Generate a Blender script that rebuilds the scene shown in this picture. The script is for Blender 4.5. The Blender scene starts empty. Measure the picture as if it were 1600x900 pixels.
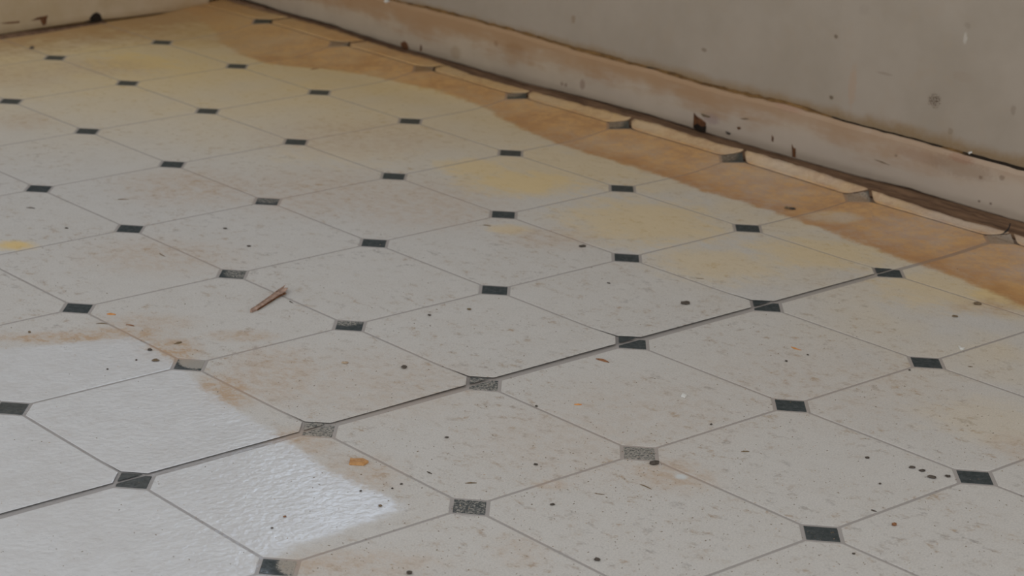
import bpy, bmesh, math, random
import numpy as np
from mathutils import Matrix, Vector

random.seed(7)
rng = np.random.default_rng(7)
scene = bpy.context.scene
COL = scene.collection

# ------------------------------------------------------------------ camera
S = 0.2286                       # one repeat of the vinyl pattern, metres
FPX = 3435.764                   # focal length in pixels of the 1600 px wide frame
CXP = 298.39                     # the photo is the right part of a wider frame
RM = np.array([[0.8144650390002965, -0.5801471091229409, 0.008719634312290225],
               [-0.18000601298424213, -0.266939095975701, -0.946753058790513],
               [0.5515836614111791, 0.7695276803442291, -0.32184252927210766]])
CAM = np.array([-4.793289304359038, -7.0896449428713755, 3.7736674733782793])
cam_data = bpy.data.cameras.new('camera')
cam = bpy.data.objects.new('camera', cam_data)
COL.objects.link(cam)
cam_data.sensor_width = 36.0
cam_data.lens = FPX / 1600 * 36.0
cam_data.shift_x = (800 - CXP) / 1600
cam_data.clip_start = 0.05
m = Matrix.Identity(4)
for i in range(3):
    m[i][0] = RM[0][i]; m[i][1] = -RM[1][i]; m[i][2] = -RM[2][i]; m[i][3] = CAM[i] * S
cam.matrix_world = m
cam_data.dof.use_dof = True
cam_data.dof.focus_distance = 2.25
cam_data.dof.aperture_fstop = 11.0
scene.camera = cam

# ------------------------------------------------------------------ light and exposure
world = bpy.data.worlds.new('world'); scene.world = world
world.use_nodes = True
wb = world.node_tree.nodes['Background']
wb.inputs[0].default_value = (0.94, 0.963, 1.0, 1)
wb.inputs[1].default_value = 1.0
scene.view_settings.view_transform = 'Standard'
scene.view_settings.look = 'None'
scene.view_settings.gamma = 1.0
scene.view_settings.use_curve_mapping = False
scene.view_settings.exposure = 0.26
scene.cycles.max_bounces = 6
scene.cycles.diffuse_bounces = 3
scene.cycles.glossy_bounces = 2

WIN = (4.3, 7.5, 0.86, 2.05)      # window opening in the right wall: v0, v1 (pattern units), z0, z1 (metres)
WALL_U, WALL_V = 6.475, 8.12      # inner faces of the right and the back wall
sun_l = bpy.data.lights.new('window_daylight', 'AREA')
sun_l.shape = 'RECTANGLE'
sun_l.size = (WIN[1] - WIN[0]) * S
sun_l.size_y = WIN[3] - WIN[2]
sun_l.energy = 10.5
sun_l.color = (0.58, 0.75, 1.0)
lo = bpy.data.objects.new('window_daylight', sun_l); COL.objects.link(lo)
lo.location = (WALL_U * S + 0.16, (WIN[0] + WIN[1]) / 2 * S, (WIN[2] + WIN[3]) / 2)
lo.rotation_euler = (math.radians(-90), 0, math.radians(-90))     # faces -x, into the room

# ------------------------------------------------------------------ geometry of the view: rays onto real planes (pattern units)
def ray(x, y):
    return RM.T @ np.array([(x - CXP) / FPX, (y - 450) / FPX, 1.0])
def fl(x, y, z=0.0):
    d = ray(x, y); t = (z - CAM[2]) / d[2]; return CAM + t * d
def on_u(x, y, u):
    d = ray(x, y); t = (u - CAM[0]) / d[0]; return CAM + t * d
def on_v(x, y, v):
    d = ray(x, y); t = (v - CAM[1]) / d[1]; return CAM + t * d

# ------------------------------------------------------------------ node helper
FANG = math.atan2(RM[0][1], RM[0][0])       # direction of the picture's horizontal on the floor

class N:
    """a value socket with arithmetic"""
    def __init__(self, g, s): self.g, self.s = g, s
    def _m(self, op, *o, clamp=False):
        n = self.g.nt.nodes.new('ShaderNodeMath'); n.operation = op; n.use_clamp = clamp
        for i, a in enumerate((self,) + o):
            if isinstance(a, N): self.g.nt.links.new(a.s, n.inputs[i])
            else: n.inputs[i].default_value = float(a)
        return N(self.g, n.outputs[0])
    def __add__(self, o): return self._m('ADD', o)
    __radd__ = __add__
    def __sub__(self, o): return self._m('SUBTRACT', o)
    def __rsub__(self, o): return self._m('MULTIPLY', -1.0) + o
    def __mul__(self, o): return self._m('MULTIPLY', o)
    __rmul__ = __mul__
    def max(self, o): return self._m('MAXIMUM', o)
    def min(self, o): return self._m('MINIMUM', o)
    def abs(self): return self._m('ABSOLUTE')
    def clamp(self): return self._m('ADD', 0.0, clamp=True)
    def sqrt(self): return self._m('SQRT')
    def inv(self): return 1.0 - self
    def ss(self, a, b):
        """smooth step, 0 at a and 1 at b (a may exceed b)"""
        n = self.g.nt.nodes.new('ShaderNodeMapRange'); n.interpolation_type = 'SMOOTHSTEP'
        flip = a > b
        lo_, hi_ = (b, a) if flip else (a, b)
        n.inputs['From Min'].default_value = lo_; n.inputs['From Max'].default_value = hi_
        n.inputs['To Min'].default_value = 1.0 if flip else 0.0
        n.inputs['To Max'].default_value = 0.0 if flip else 1.0
        self.g.nt.links.new(self.s, n.inputs['Value'])
        return N(self.g, n.outputs['Result'])

class G:
    """one material under construction"""
    def __init__(self, name):
        self.m = bpy.data.materials.new(name); self.m.use_nodes = True
        self.nt = self.m.node_tree
        self.bsdf = self.nt.nodes['Principled BSDF']
        geo = self.nt.nodes.new('ShaderNodeNewGeometry')
        sc = self.nt.nodes.new('ShaderNodeVectorMath'); sc.operation = 'SCALE'
        self.nt.links.new(geo.outputs['Position'], sc.inputs[0]); sc.inputs['Scale'].default_value = 1 / S
        self.P = sc.outputs[0]                      # world position in pattern units
        sep = self.nt.nodes.new('ShaderNodeSeparateXYZ'); self.nt.links.new(self.P, sep.inputs[0])
        self.u, self.v, self.z = (N(self, sep.outputs[i]) for i in range(3))
    def noise(self, scale, detail=4, rough=0.6, stretch=(1, 1, 1), off=0.0, dist=0.0):
        mp = self.nt.nodes.new('ShaderNodeVectorMath'); mp.operation = 'MULTIPLY_ADD'
        self.nt.links.new(self.P, mp.inputs[0])
        mp.inputs[1].default_value = stretch
        mp.inputs[2].default_value = (off, off * 1.7, off * 0.6)
        n = self.nt.nodes.new('ShaderNodeTexNoise')
        self.nt.links.new(mp.outputs[0], n.inputs['Vector'])
        n.inputs['Scale'].default_value = scale; n.inputs['Detail'].default_value = detail
        n.inputs['Roughness'].default_value = rough; n.inputs['Distortion'].default_value = dist
        return N(self, n.outputs['Fac'])
    def curve(self, x, x0, x1, pts, y0, y1):
        """piecewise smooth function y(x) given by points"""
        n = self.nt.nodes.new('ShaderNodeFloatCurve')
        c = n.mapping.curves[0]
        pts = sorted(pts)
        pp = [((a - x0) / (x1 - x0), (b - y0) / (y1 - y0)) for a, b in pts]
        c.points[0].location = pp[0]; c.points[1].location = pp[-1]
        for q in pp[1:-1]: c.points.new(*q)
        n.mapping.update()
        t = (x - x0) * (1 / (x1 - x0))
        self.nt.links.new(t.clamp().s, n.inputs['Value'])
        return N(self, n.outputs[0]) * (y1 - y0) + y0
    def rgb(self, c):
        n = self.nt.nodes.new('ShaderNodeRGB'); n.outputs[0].default_value = (*c, 1); return n.outputs[0]
    def mix(self, f, a, b, mode='MIX'):
        n = self.nt.nodes.new('ShaderNodeMix'); n.data_type = 'RGBA'; n.blend_type = mode
        n.clamp_factor = True
        if isinstance(f, N): self.nt.links.new(f.s, n.inputs[0])
        else: n.inputs[0].default_value = f
        for k, c in ((6, a), (7, b)):
            if isinstance(c, tuple): n.inputs[k].default_value = (*c, 1)
            else: self.nt.links.new(c, n.inputs[k])
        return n.outputs[2]
    def oval(self, P, c, r, wob, soft, s):
        """soft ellipse of strength s with half axes r about c, in the frame of P"""
        a = self.nt.nodes.new('ShaderNodeVectorMath'); a.operation = 'MULTIPLY_ADD'
        self.nt.links.new(P, a.inputs[0])
        a.inputs[1].default_value = tuple(1 / q for q in r)
        a.inputs[2].default_value = tuple(-p / q for p, q in zip(c, r))
        b = self.nt.nodes.new('ShaderNodeVectorMath'); b.operation = 'LENGTH'
        self.nt.links.new(a.outputs[0], b.inputs[0])
        d = N(self, b.outputs['Value'])
        if wob is not None: d = d + wob
        n = self.nt.nodes.new('ShaderNodeMapRange'); n.interpolation_type = 'SMOOTHSTEP'
        n.inputs['From Min'].default_value = 1 - soft; n.inputs['From Max'].default_value = 1 + soft
        n.inputs['To Min'].default_value = s; n.inputs['To Max'].default_value = 0.0
        self.nt.links.new(d.s, n.inputs['Value'])
        return N(self, n.outputs['Result'])
    def floor_patch(self, x, y, rx, ry, wob=None, soft=0.35, s=1.0):
        if not hasattr(self, 'PF'):
            mp = self.nt.nodes.new('ShaderNodeMapping'); self.nt.links.new(self.P, mp.inputs['Vector'])
            mp.inputs['Rotation'].default_value = (0, 0, -FANG)
            self.PF = mp.outputs[0]
        c = fl(x, y); q = lambda p: np.array([p[0] * math.cos(FANG) + p[1] * math.sin(FANG), -p[0] * math.sin(FANG) + p[1] * math.cos(FANG)])
        ex = q(fl(x + rx, y) - fl(x - rx, y)) / 2; ey = q(fl(x, y + ry) - fl(x, y - ry)) / 2
        c = q(c)
        return self.oval(self.PF, (c[0], c[1], 0), (abs(ex[0]), abs(ey[1]), 50.0), wob, soft, s)
    def wall_patch(self, x, y, rx, ry, plane, wob=None, soft=0.35):
        ax = 'u' if plane[0] == 'u' else 'v'
        f = on_u if ax == 'u' else on_v
        i = 1 if ax == 'u' else 0
        c = f(x, y, plane[1]); ex = (f(x + rx, y, plane[1]) - f(x - rx, y, plane[1])) / 2
        ey = (f(x, y + ry, plane[1]) - f(x, y - ry, plane[1])) / 2
        r = [1e4, 1e4, abs(ey[2])]; r[i] = abs(ex[i]); c = [0, c[1], c[2]] if ax == 'u' else [c[0], 0, c[2]]
        return self.oval(self.P, c, r, wob, soft, 1.0)
    def done(self, color, rough=0.6, bump=None, bump_d=0.001, bump_s=0.5, spec=0.5):
        if isinstance(color, tuple): self.bsdf.inputs['Base Color'].default_value = (*color, 1)
        else: self.nt.links.new(color, self.bsdf.inputs['Base Color'])
        if isinstance(rough, N): self.nt.links.new(rough.s, self.bsdf.inputs['Roughness'])
        else: self.bsdf.inputs['Roughness'].default_value = rough
        if isinstance(spec, N): self.nt.links.new(spec.s, self.bsdf.inputs['Specular IOR Level'])
        else: self.bsdf.inputs['Specular IOR Level'].default_value = spec
        if bump is not None:
            b = self.nt.nodes.new('ShaderNodeBump'); b.inputs['Distance'].default_value = bump_d
            if isinstance(bump_s, N): self.nt.links.new(bump_s.s, b.inputs['Strength'])
            else: b.inputs['Strength'].default_value = bump_s
            self.nt.links.new(bump.s, b.inputs['Height'])
            self.nt.links.new(b.outputs[0], self.bsdf.inputs['Normal'])
        return self.m

def srgb(r, g, b):
    return tuple(((c / 255) / 12.92 if c / 255 <= 0.04045 else ((c / 255 + 0.055) / 1.055) ** 2.4) for c in (r, g, b))

# ------------------------------------------------------------------ floor materials (dirt, rust and yellowing laid on the vinyl)
BROWN_EDGE = [(-9, 5.0), (-0.77, 5.115), (-0.29, 5.23), (0.06, 5.25), (0.65, 5.33), (1.16, 5.37), (1.66, 5.363),
              (2.24, 5.41), (2.8, 5.404), (3.53, 5.517), (4.40, 5.704), (4.8, 5.66), (5.33, 5.573), (5.7, 5.38), (6.06, 5.229), (6.5, 5.30), (7.2, 5.6), (8.2, 5.9)]
# (x, y, half width, half height, strength)
YELLOW = [(215, 98, 95, 20, .75), (330, 112, 150, 34, .35), (820, 284, 105, 20, .60), (740, 262, 60, 15, .55), (25, 383, 26, 7, .75),
          (1010, 345, 120, 36, .45), (1120, 412, 90, 26, .35), (1585, 462, 70, 22, .65), (1480, 452, 110, 30, .4),
          (800, 358, 32, 7, .4), (900, 258, 170, 38, .4), (560, 222, 160, 40, .28), (600, 150, 160, 28, .35), (460, 130, 120, 26, .3),
          (1290, 395, 110, 26, .45), (105, 118, 30, 8, .35), (1540, 655, 90, 34, .15)]
TAN = [(1050, 742, 62, 24, .45), (480, 884, 60, 14, .45), (262, 548, 46, 18, .85), (352, 612, 44, 26, .75), (430, 585, 70, 40, .40),
       (470, 690, 46, 20, .5), (560, 740, 60, 30, .35), (120, 528, 130, 8, .75), (200, 520, 70, 9, .7), (860, 757, 30, 8, .4),
       (645, 300, 50, 26, .2), (330, 300, 90, 18, .18), (40, 190, 40, 12, .35), (560, 880, 120, 20, .35), (810, 862, 40, 26, .2),
       (590, 600, 150, 50, .22), (900, 690, 160, 60, .18), (380, 525, 50, 8, .5), (25, 118, 80, 18, .35), (500, 300, 130, 34, .34), (655, 318, 120, 36, .34), (300, 292, 100, 26, .40), (860, 372, 70, 16, .35), (250, 400, 110, 26, .30), (560, 215, 130, 26, .35), (1010, 640, 150, 50, .16), (1300, 600, 200, 60, .14), (1560, 480, 60, 12, .5), (150, 105, 90, 12, .4), (1590, 700, 40, 22, .3), (230, 505, 70, 14, .35)]
CLEAN_EDGE = [(-160, 560), (0, 545), (110, 533), (205, 525), (245, 545), (285, 573), (345, 622), (455, 690), (520, 735), (585, 765), (632, 790)]

def floor_material(name, kind):
    g = G(name)
    n_big = g.noise(1.6, 2, 0.6)
    n_mid = g.noise(7, 3, 0.65, off=3)
    n_fine = g.noise(38, 3, 0.75, off=9)
    n_grain = g.noise(130, 1, 0.6, off=21)
    n_scuff = g.noise(17, 3, 0.8, stretch=(1.0, 0.8, 1), off=61)
    n_smear = g.noise(9, 3, 0.7, stretch=(1.2, 0.55, 1), off=31)
    wob = (n_mid - 0.5) * 1.3 + (n_fine - 0.5) * 0.5
    wob_y = wob * 0.55 + (n_smear - 0.5) * 1.6; wob_t = wob * 0.8; wob_d = wob * 0.2
    # where a mat kept the sheet clean: bounded by two nearly straight edges meeting at a corner
    cpts = [fl(*p) for p in CLEAN_EDGE]
    # far edge: v below a line; right edge: u below a curve of v
    a, b = fl(0, 545), fl(205, 525)
    k = (b[1] - a[1]) / (b[0] - a[0])
    far = (g.v - (g.u - a[0]) * k - a[1]) * -1.0
    e = [(p[1], p[0]) for p in cpts[3:]]
    right = g.curve(g.v, -1.4, 1.9, [(-1.4, e[-1][1] - 0.12), (e[-1][0] - 0.12, e[-1][1] - 0.03)] + e + [(1.9, e[0][1] - 0.1)], -1.0, 2.0) - g.u
    t0, t1 = fl(632, 800), fl(425, 872)
    k2 = (t1[1] - t0[1]) / (t1[0] - t0[0])
    near = (g.v - (g.u - t0[0]) * k2 - t0[1])          # above this line, or left of the dot at the bottom
    near = near.max((g.u * -1.0 + fl(415, 884)[0]))
    rag = (n_mid - 0.5) * 0.16 + (n_fine - 0.5) * 0.10
    inside = (far + rag * 0.4).ss(-0.01, 0.04) * (right + rag).ss(-0.02, 0.05) * (near + rag * 0.8).ss(-0.03, 0.06)
    # brown stain along the right wall and in the corner
    be = g.curve(g.v, -9.0, 8.2, BROWN_EDGE, 4.0, 7.0)
    bd = g.u - be
    band = (bd + (n_mid - 0.5) * 0.12 + (n_fine - 0.5) * 0.05).ss(-0.02, 0.05)
    back = (g.v + (n_mid - 0.5) * 0.9 + (n_scuff - 0.5) * 0.8).ss(6.95, 7.75)
    corner = ((g.u - 4.7) + (g.v - 6.6) + (n_mid - 0.5) * 0.8).ss(0.2, 1.0) * (g.v).ss(6.2, 6.8)
    band = band * (1.0 - g.v.ss(5.9, 7.4) * 0.55)
    brown = band * ((n_big * 0.5 + n_scuff * 0.5).ss(0.32, 0.62) * 0.42 + 0.56)
    # pale scraped patches within the band, near the wall on the right
    brown = brown * (1.0 - g.floor_patch(1295, 340, 45, 9, wob * 0.6) * 0.6) * (1.0 - g.floor_patch(470, 30, 60, 10, wob * 0.4) * 0.4)
    brown = brown * (1.0 - (g.u + (n_mid - 0.5) * 0.06).ss(6.0, 6.05) * g.v.ss(5.3, 4.9) * (n_scuff.ss(0.35, 0.6) * 0.3 + 0.2))
    yel = None
    for x, y, rx, ry, s in YELLOW:
        q = g.floor_patch(x, y, rx, ry, wob_y, 0.6, s)
        yel = q if yel is None else yel.max(q)
    near_band = bd.ss(-1.9, 0.1) * (n_big.ss(0.3, 0.65)) * 0.30
    far_yel = (g.u * 0.9 + g.v * 0.75).ss(4.6, 9.3) * 0.66
    yel = yel.max(near_band).max(far_yel * (n_big * 0.7 + 0.55))
    tan = None
    for x, y, rx, ry, s in TAN:
        q = g.floor_patch(x, y, rx, ry, wob_t, 0.6, s)
        tan = q if tan is None else tan.max(q)
    # footed-in smudges
    smud = n_scuff.ss(0.52, 0.74) * n_big.ss(0.28, 0.60) * 0.85
    dust = (inside.inv() * ((g.u * 0.8 + g.v * -0.2 + n_big * 0.8).ss(-1.0, 1.2) * 0.35 + 0.5)).clamp()
    speck = n_fine.ss(0.60, 0.72) * n_mid.ss(0.40, 0.62)
    grainy = n_scuff.ss(0.36, 0.60) * 0.8 + n_grain * 0.5 + 0.1

    if kind == 'tile':
        base = g.mix(n_mid.ss(0.35, 0.7) * 0.6, srgb(206, 206, 206), srgb(194, 192, 190))
        base = g.mix(dust * 0.8, base, g.mix(n_grain.ss(0.3, 0.7), srgb(178, 172, 163), srgb(199, 192, 181)))
        base = g.mix(smud * (inside * -0.85 + 1.0), base, g.mix(n_mid.ss(0.4, 0.6), srgb(150, 144, 138), srgb(162, 140, 116)))
        base = g.mix(yel.clamp(), base, srgb(220, 186, 106))
        base = g.mix((tan * (inside * -0.8 + 1.0) * grainy).clamp(), base, srgb(180, 152, 122))
        base = g.mix((back * 0.68).clamp(), base, srgb(164, 126, 86))
        base = g.mix((corner * (n_mid * 0.5 + 0.15)).clamp(), base, srgb(180, 140, 84))
        base = g.mix((brown * 0.86).clamp(), base, g.mix((n_scuff * 0.6 + n_mid * 0.4).ss(0.38, 0.62), srgb(168, 116, 64), srgb(202, 154, 96)))
        rim = (band * bd.ss(0.30, 0.03) * (n_scuff.ss(0.35, 0.6) * 0.36 + 0.04) * g.v.ss(5.5, 3.0)).clamp()
        base = g.mix(rim, base, srgb(150, 100, 62))
        base = g.mix((speck * dust * 0.45).clamp(), base, srgb(122, 104, 88))
        pale = g.floor_patch(1064, 745, 9, 4, None, 0.5)
        base = g.mix(pale * 0.8, base, srgb(200, 204, 204))
    elif kind == 'grout':
        base = g.mix(dust * 0.5, srgb(156, 152, 150), srgb(164, 155, 145))
        base = g.mix((yel * 0.5).clamp(), base, srgb(176, 146, 96))
        base = g.mix((tan * 0.9).clamp(), base, srgb(176, 146, 118))
        base = g.mix((brown * 0.7 + back * 0.3).clamp(), base, srgb(158, 116, 74))
    else:
        dd = None
        for x, y, rx, ry, s in [(305, 564, 24, 12, 1.35), (498, 671, 36, 16, .62), (757, 603, 30, 12, .52), (735, 793, 36, 18, .42), (1001, 709, 36, 16, .62),
                                (455, 884, 22, 16, .85), (419, 312, 22, 6, .42), (372, 427, 22, 8, .50), (540, 503, 26, 6, .55), (1558, 374, 40, 14, .82),
                                (1330, 314, 26, 10, .80), (1130, 252, 20, 8, .45), (955, 200, 20, 8, .6), (798, 153, 18, 7, .7), (655, 116, 26, 8, 1.5), (524, 75, 22, 7, 1.3),
                                (1284, 837, 30, 14, .12), (990, 536, 26, 10, .12), (208, 750, 10, 5, .08)]:
            q = g.floor_patch(x, y, rx, ry, wob_d, 0.3, s)
            dd = q if dd is None else dd.max(q)
        gr = g.noise(75, 3, 0.8, off=77).ss(0.25, 0.75)
        cover = (dd * 0.95 - gr).ss(-0.12, 0.14) * dd.ss(0.02, 0.3)
        base = g.mix(n_fine.ss(0.35, 0.75), srgb(54, 60, 60), srgb(78, 82, 82))
        base = g.mix((dd * 0.3).clamp(), base, srgb(120, 118, 114))
        base = g.mix((cover * 0.72).clamp(), base, srgb(172, 166, 156))
        base = g.mix((tan * dd * 0.35).clamp(), base, srgb(178, 152, 122))
        base = g.mix((brown * dd * 0.75).clamp(), base, srgb(160, 124, 86))
        base = g.mix((far_yel * 0.5).clamp(), base, srgb(110, 100, 76))
    rough = (dust * 0.42 + 0.30 + brown * 0.1 + (n_mid - 0.5) * 0.16).clamp()
    emb = g.noise(30, 2, 0.5, stretch=(1, 1, 0.2), off=50)
    h = emb
    return g.done(base, rough, h, 0.0020, dust * -0.28 + 0.46, spec=(dust * -0.25 + (0.5 if kind != 'dot' else 0.3)))

M_TILE = floor_material('vinyl_octagon', 'tile')
M_DOT = floor_material('vinyl_dot', 'dot')
M_GROUT = floor_material('vinyl_joint', 'grout')

# ------------------------------------------------------------------ wall, trim and debris materials
def wall_material():
    g = G('painted_wall')
    nm, nf, nb = g.noise(6, 5, 0.65), g.noise(40, 3, 0.7, off=5), g.noise(1.5, 4, 0.6, off=2)
    top = 0.335
    base = g.mix(nb.ss(0.3, 0.7), srgb(167, 156, 142), srgb(158, 147, 132))
    base = g.mix((nm.ss(0.5, 0.75) * 0.35), base, srgb(164, 148, 128))
    fr = (g.z - top + (nm - 0.5) * -0.09).ss(0.085, 0.0)
    base = g.mix((fr * 0.75 * (nf * 0.6 + 0.6)).clamp(), base, srgb(134, 104, 60))
    sp = nf.ss(0.72, 0.77) * nm.ss(0.5, 0.6)
    base = g.mix(sp * 0.6, base, srgb(110, 92, 72))
    fine = g.noise(170, 2, 0.5, off=8)
    wob = (nf - 0.5) * 1.5
    for x, y, rx, ry, s, c in [(1460, 157, 9, 10, 1.0, (70, 48, 28)), (1306, 57, 3, 3, .7, (90, 72, 54)), (1299, 152, 3, 3, .8, (90, 74, 54)), (1485, 205, 4, 5, .35, (110, 90, 64)),
                               (1100, 78, 4, 3, .6, (110, 96, 78)), (896, 30, 3, 6, .5, (130, 104, 76)), (1350, 15, 8, 9, .10, (120, 108, 96)), (1508, 60, 3, 8, .6, (196, 190, 180)),
                               (1512, 40, 5, 5, .25, (120, 110, 96)), (1583, 172, 4, 7, .35, (110, 96, 84)), (1382, 115, 12, 2, .35, (120, 108, 96)), (1505, 120, 16, 8, .1, (140, 112, 88)),
                               (1332, 135, 6, 30, .3, (176, 140, 110))]:
        q = g.wall_patch(x, y, rx, ry, ('u', WALL_U), wob, 0.4)
        if (x, y) == (1460, 157): q = q * fine.ss(0.46, 0.56)
        base = g.mix((q * s).clamp(), base, srgb(*c))
    return g.done(base, 0.7, nm * 0.6 + nf * 0.3, 0.0015, 0.35, 0.3)

def board_material(name, back=False):
    g = G(name)
    st = (1, 1, 1) if back else (1, 0.35, 1.6)
    nm, nf, nb = g.noise(7, 5, 0.65, stretch=st), g.noise(45, 3, 0.7, off=5), g.noise(2.0, 4, 0.6, off=12)
    if back:
        base = g.mix(nb.ss(0.3, 0.7), srgb(188, 170, 144), srgb(174, 154, 122))
        base = g.mix((g.u + (nm - 0.5)).ss(4.2, 3.6) * 0.5, base, srgb(188, 172, 156))
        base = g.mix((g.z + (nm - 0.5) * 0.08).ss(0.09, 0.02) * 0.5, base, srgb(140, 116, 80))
        base = g.mix(g.u.ss(5.2, 6.0) * nm * 0.5, base, srgb(166, 128, 80))
    else:
        base = g.mix(nb.ss(0.3, 0.7), srgb(186, 170, 148), srgb(174, 158, 138))
        base = g.mix((g.v + (nm - 0.5) * 2.0).ss(5.0, 2.0) * 0.45, base, srgb(184, 170, 158))
        stain = (g.z + (nm - 0.5) * 0.30 + (nb - 0.5) * 0.25).ss(0.12, 0.31)
        base = g.mix((stain * (g.v + (nb - 0.5) * 3).ss(-1.5, 3.5) * 0.6).clamp(), base, srgb(164, 122, 72))
        base = g.mix((stain * 0.3).clamp(), base, srgb(160, 126, 92))
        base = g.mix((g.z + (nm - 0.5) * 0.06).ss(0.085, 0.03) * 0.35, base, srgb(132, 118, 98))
        wob = (nf - 0.5) * 1.2
        for x, y, rx, ry, s, c in [(1112, 186, 12, 8, .55, (150, 128, 122)), (805, 76, 14, 8, .3, (140, 100, 60)), (1005, 165, 1, 1, .1, (90, 70, 50)), (910, 132, 4, 8, .5, (122, 92, 76)),
                                   (878, 131, 2, 3, .6, (104, 78, 62)), (884, 133, 2, 3, .6, (104, 78, 62)), (775, 68, 3, 4, .5, (130, 92, 60)), (712, 82, 8, 10, .35, (136, 110, 74)),
                                   (1235, 163, 26, 12, .35, (164, 122, 104)), (1440, 245, 40, 9, .35, (150, 118, 96)), (1500, 262, 50, 14, .3, (128, 108, 88)), (1532, 277, 3, 3, .6, (110, 86, 66)),
                                   (1566, 278, 4, 4, .5, (112, 90, 70)), (1530, 314.5, 2, 2, .7, (84, 66, 50)), (1548, 318, 2, 2, .7, (84, 66, 50)), (1400, 243, 2, 2, .6, (100, 80, 60)), (1502, 248, 20, 7, .4, (150, 104, 78))]:
            base = g.mix((g.wall_patch(x, y, rx, ry, ('u', 6.42), wob, 0.4) * s).clamp(), base, srgb(*c))
    sp = nf.ss(0.73, 0.78) * nm.ss(0.5, 0.6)
    base = g.mix(sp * 0.5, base, srgb(110, 88, 66))
    return g.done(base, 0.55, nm * 0.6 + nf * 0.2, 0.0015, 0.35, 0.4)

def simple(name, c1, c2, scale=30, rough=0.75, stretch=(1, 1, 1), bump=0.0008):
    g = G(name)
    n, n2 = g.noise(scale, 4, 0.65, stretch=stretch), g.noise(scale * 4, 3, 0.6, stretch=stretch, off=4)
    col = g.mix((n * 0.7 + n2 * 0.3).ss(0.3, 0.7), srgb(*c1), srgb(*c2))
    return g.done(col, rough, n + n2 * 0.5, bump, 0.6, 0.3)

M_WALL = wall_material()
M_BOARD_R = board_material('painted_baseboard')
M_BOARD_B = board_material('painted_baseboard_cream', True)
M_STRIP = simple('grimy_wood', (76, 54, 38), (138, 108, 82), 16, 0.85, (1, 0.12, 1.5), 0.002)
M_DIRT = simple('dirt_bead', (84, 60, 34), (146, 112, 68), 22, 0.9, (1, 0.4, 1), 0.003)
M_SHADE_CHIP = simple('shade_chip_black', (24, 18, 12), (44, 34, 24), 30, 0.95)  # painted shade of the crack and the hole, also a chip's dark half
M_BAREWOOD = simple('bare_wood', (58, 34, 20), (120, 78, 46), 40, 0.85)
M_SPLINTER = simple('splinter_wood', (122, 98, 86), (190, 162, 144), 30, 0.8, (0.5, 2.2, 1))
M_BROWN = simple('brown_sliver', (112, 76, 50), (150, 104, 70), 60)
M_ORANGE = simple('orange_sliver', (186, 120, 60), (206, 150, 90), 60)
M_CHIP = simple('ochre_chip', (164, 114, 62), (190, 146, 96), 45, 0.6)
M_DARK = simple('dark_crumb', (54, 48, 42), (96, 86, 76), 90)
M_OLIVE = simple('brown_crumb', (92, 78, 58), (130, 110, 84), 90)
M_PALE = simple('pale_flake', (206, 206, 202), (226, 224, 218), 60)
M_BLACK = simple('black_fibre', (26, 26, 26), (40, 38, 36), 60)
M_FRAME = simple('white_window_paint', (214, 210, 202), (224, 220, 212), 8, 0.5)
M_TANGRAIN = simple('sand_grain', (150, 124, 98), (196, 176, 150), 90)
g = G('window_glass')
tr = g.nt.nodes.new('ShaderNodeBsdfTransparent'); gl = g.nt.nodes.new('ShaderNodeBsdfGlossy'); mx = g.nt.nodes.new('ShaderNodeMixShader')
gl.inputs['Roughness'].default_value = 0.02; mx.inputs[0].default_value = 0.08
g.nt.links.new(tr.outputs[0], mx.inputs[1]); g.nt.links.new(gl.outputs[0], mx.inputs[2])
g.nt.links.new(mx.outputs[0], g.nt.nodes['Material Output'].inputs['Surface'])
M_GLASS = g.m

# ------------------------------------------------------------------ mesh helpers (coordinates in pattern units)
def tag(o, label=None, cat=None, group=None, kind=None):
    if label: o['label'] = label
    if cat: o['category'] = cat
    if group: o['group'] = group
    if kind: o['kind'] = kind
    return o
def mesh(name, verts, faces, mat, smooth=False):
    me = bpy.data.meshes.new(name)
    me.from_pydata([tuple(float(c) * S for c in v) for v in verts], [], faces)
    bm = bmesh.new(); bm.from_mesh(me)
    bmesh.ops.recalc_face_normals(bm, faces=bm.faces)
    bm.to_mesh(me); bm.free()
    me.materials.append(mat)
    if smooth: me.polygons.foreach_set('use_smooth', [True] * len(me.polygons))
    return me
def obj(name, me, parent=None, loc=(0, 0, 0)):
    o = bpy.data.objects.new(name, me); COL.objects.link(o)
    o.location = tuple(c * S for c in loc)
    if parent: o.parent = parent
    return o
def boxv(a, b):
    x0, y0, z0 = a; x1, y1, z1 = b
    v = [(x0, y0, z0), (x1, y0, z0), (x1, y1, z0), (x0, y1, z0), (x0, y0, z1), (x1, y0, z1), (x1, y1, z1), (x0, y1, z1)]
    f = [(0, 1, 2, 3), (4, 5, 6, 7), (0, 1, 5, 4), (1, 2, 6, 5), (2, 3, 7, 6), (3, 0, 4, 7)]
    return v, f
def boxes(lst):
    V, F = [], []
    for a, b in lst:
        v, f = boxv(a, b); n = len(V); V += v; F += [tuple(i + n for i in q) for q in f]
    return V, F
def loft(rings, cap=True):
    n = len(rings[0]); V = [p for r in rings for p in r]; F = []
    for i in range(len(rings) - 1):
        for j in range(n):
            a, b = i * n + j, i * n + (j + 1) % n
            F.append((a, b, b + n, a + n))
    if cap:
        F.append(tuple(range(n))); F.append(tuple(range((len(rings) - 1) * n, len(rings) * n)))
    return V, F
def interp(pts):
    pts = sorted(pts); xs = np.array([p[0] for p in pts]); ys = np.array([p[1] for p in pts])
    return lambda x: float(np.interp(x, xs, ys))

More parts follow.
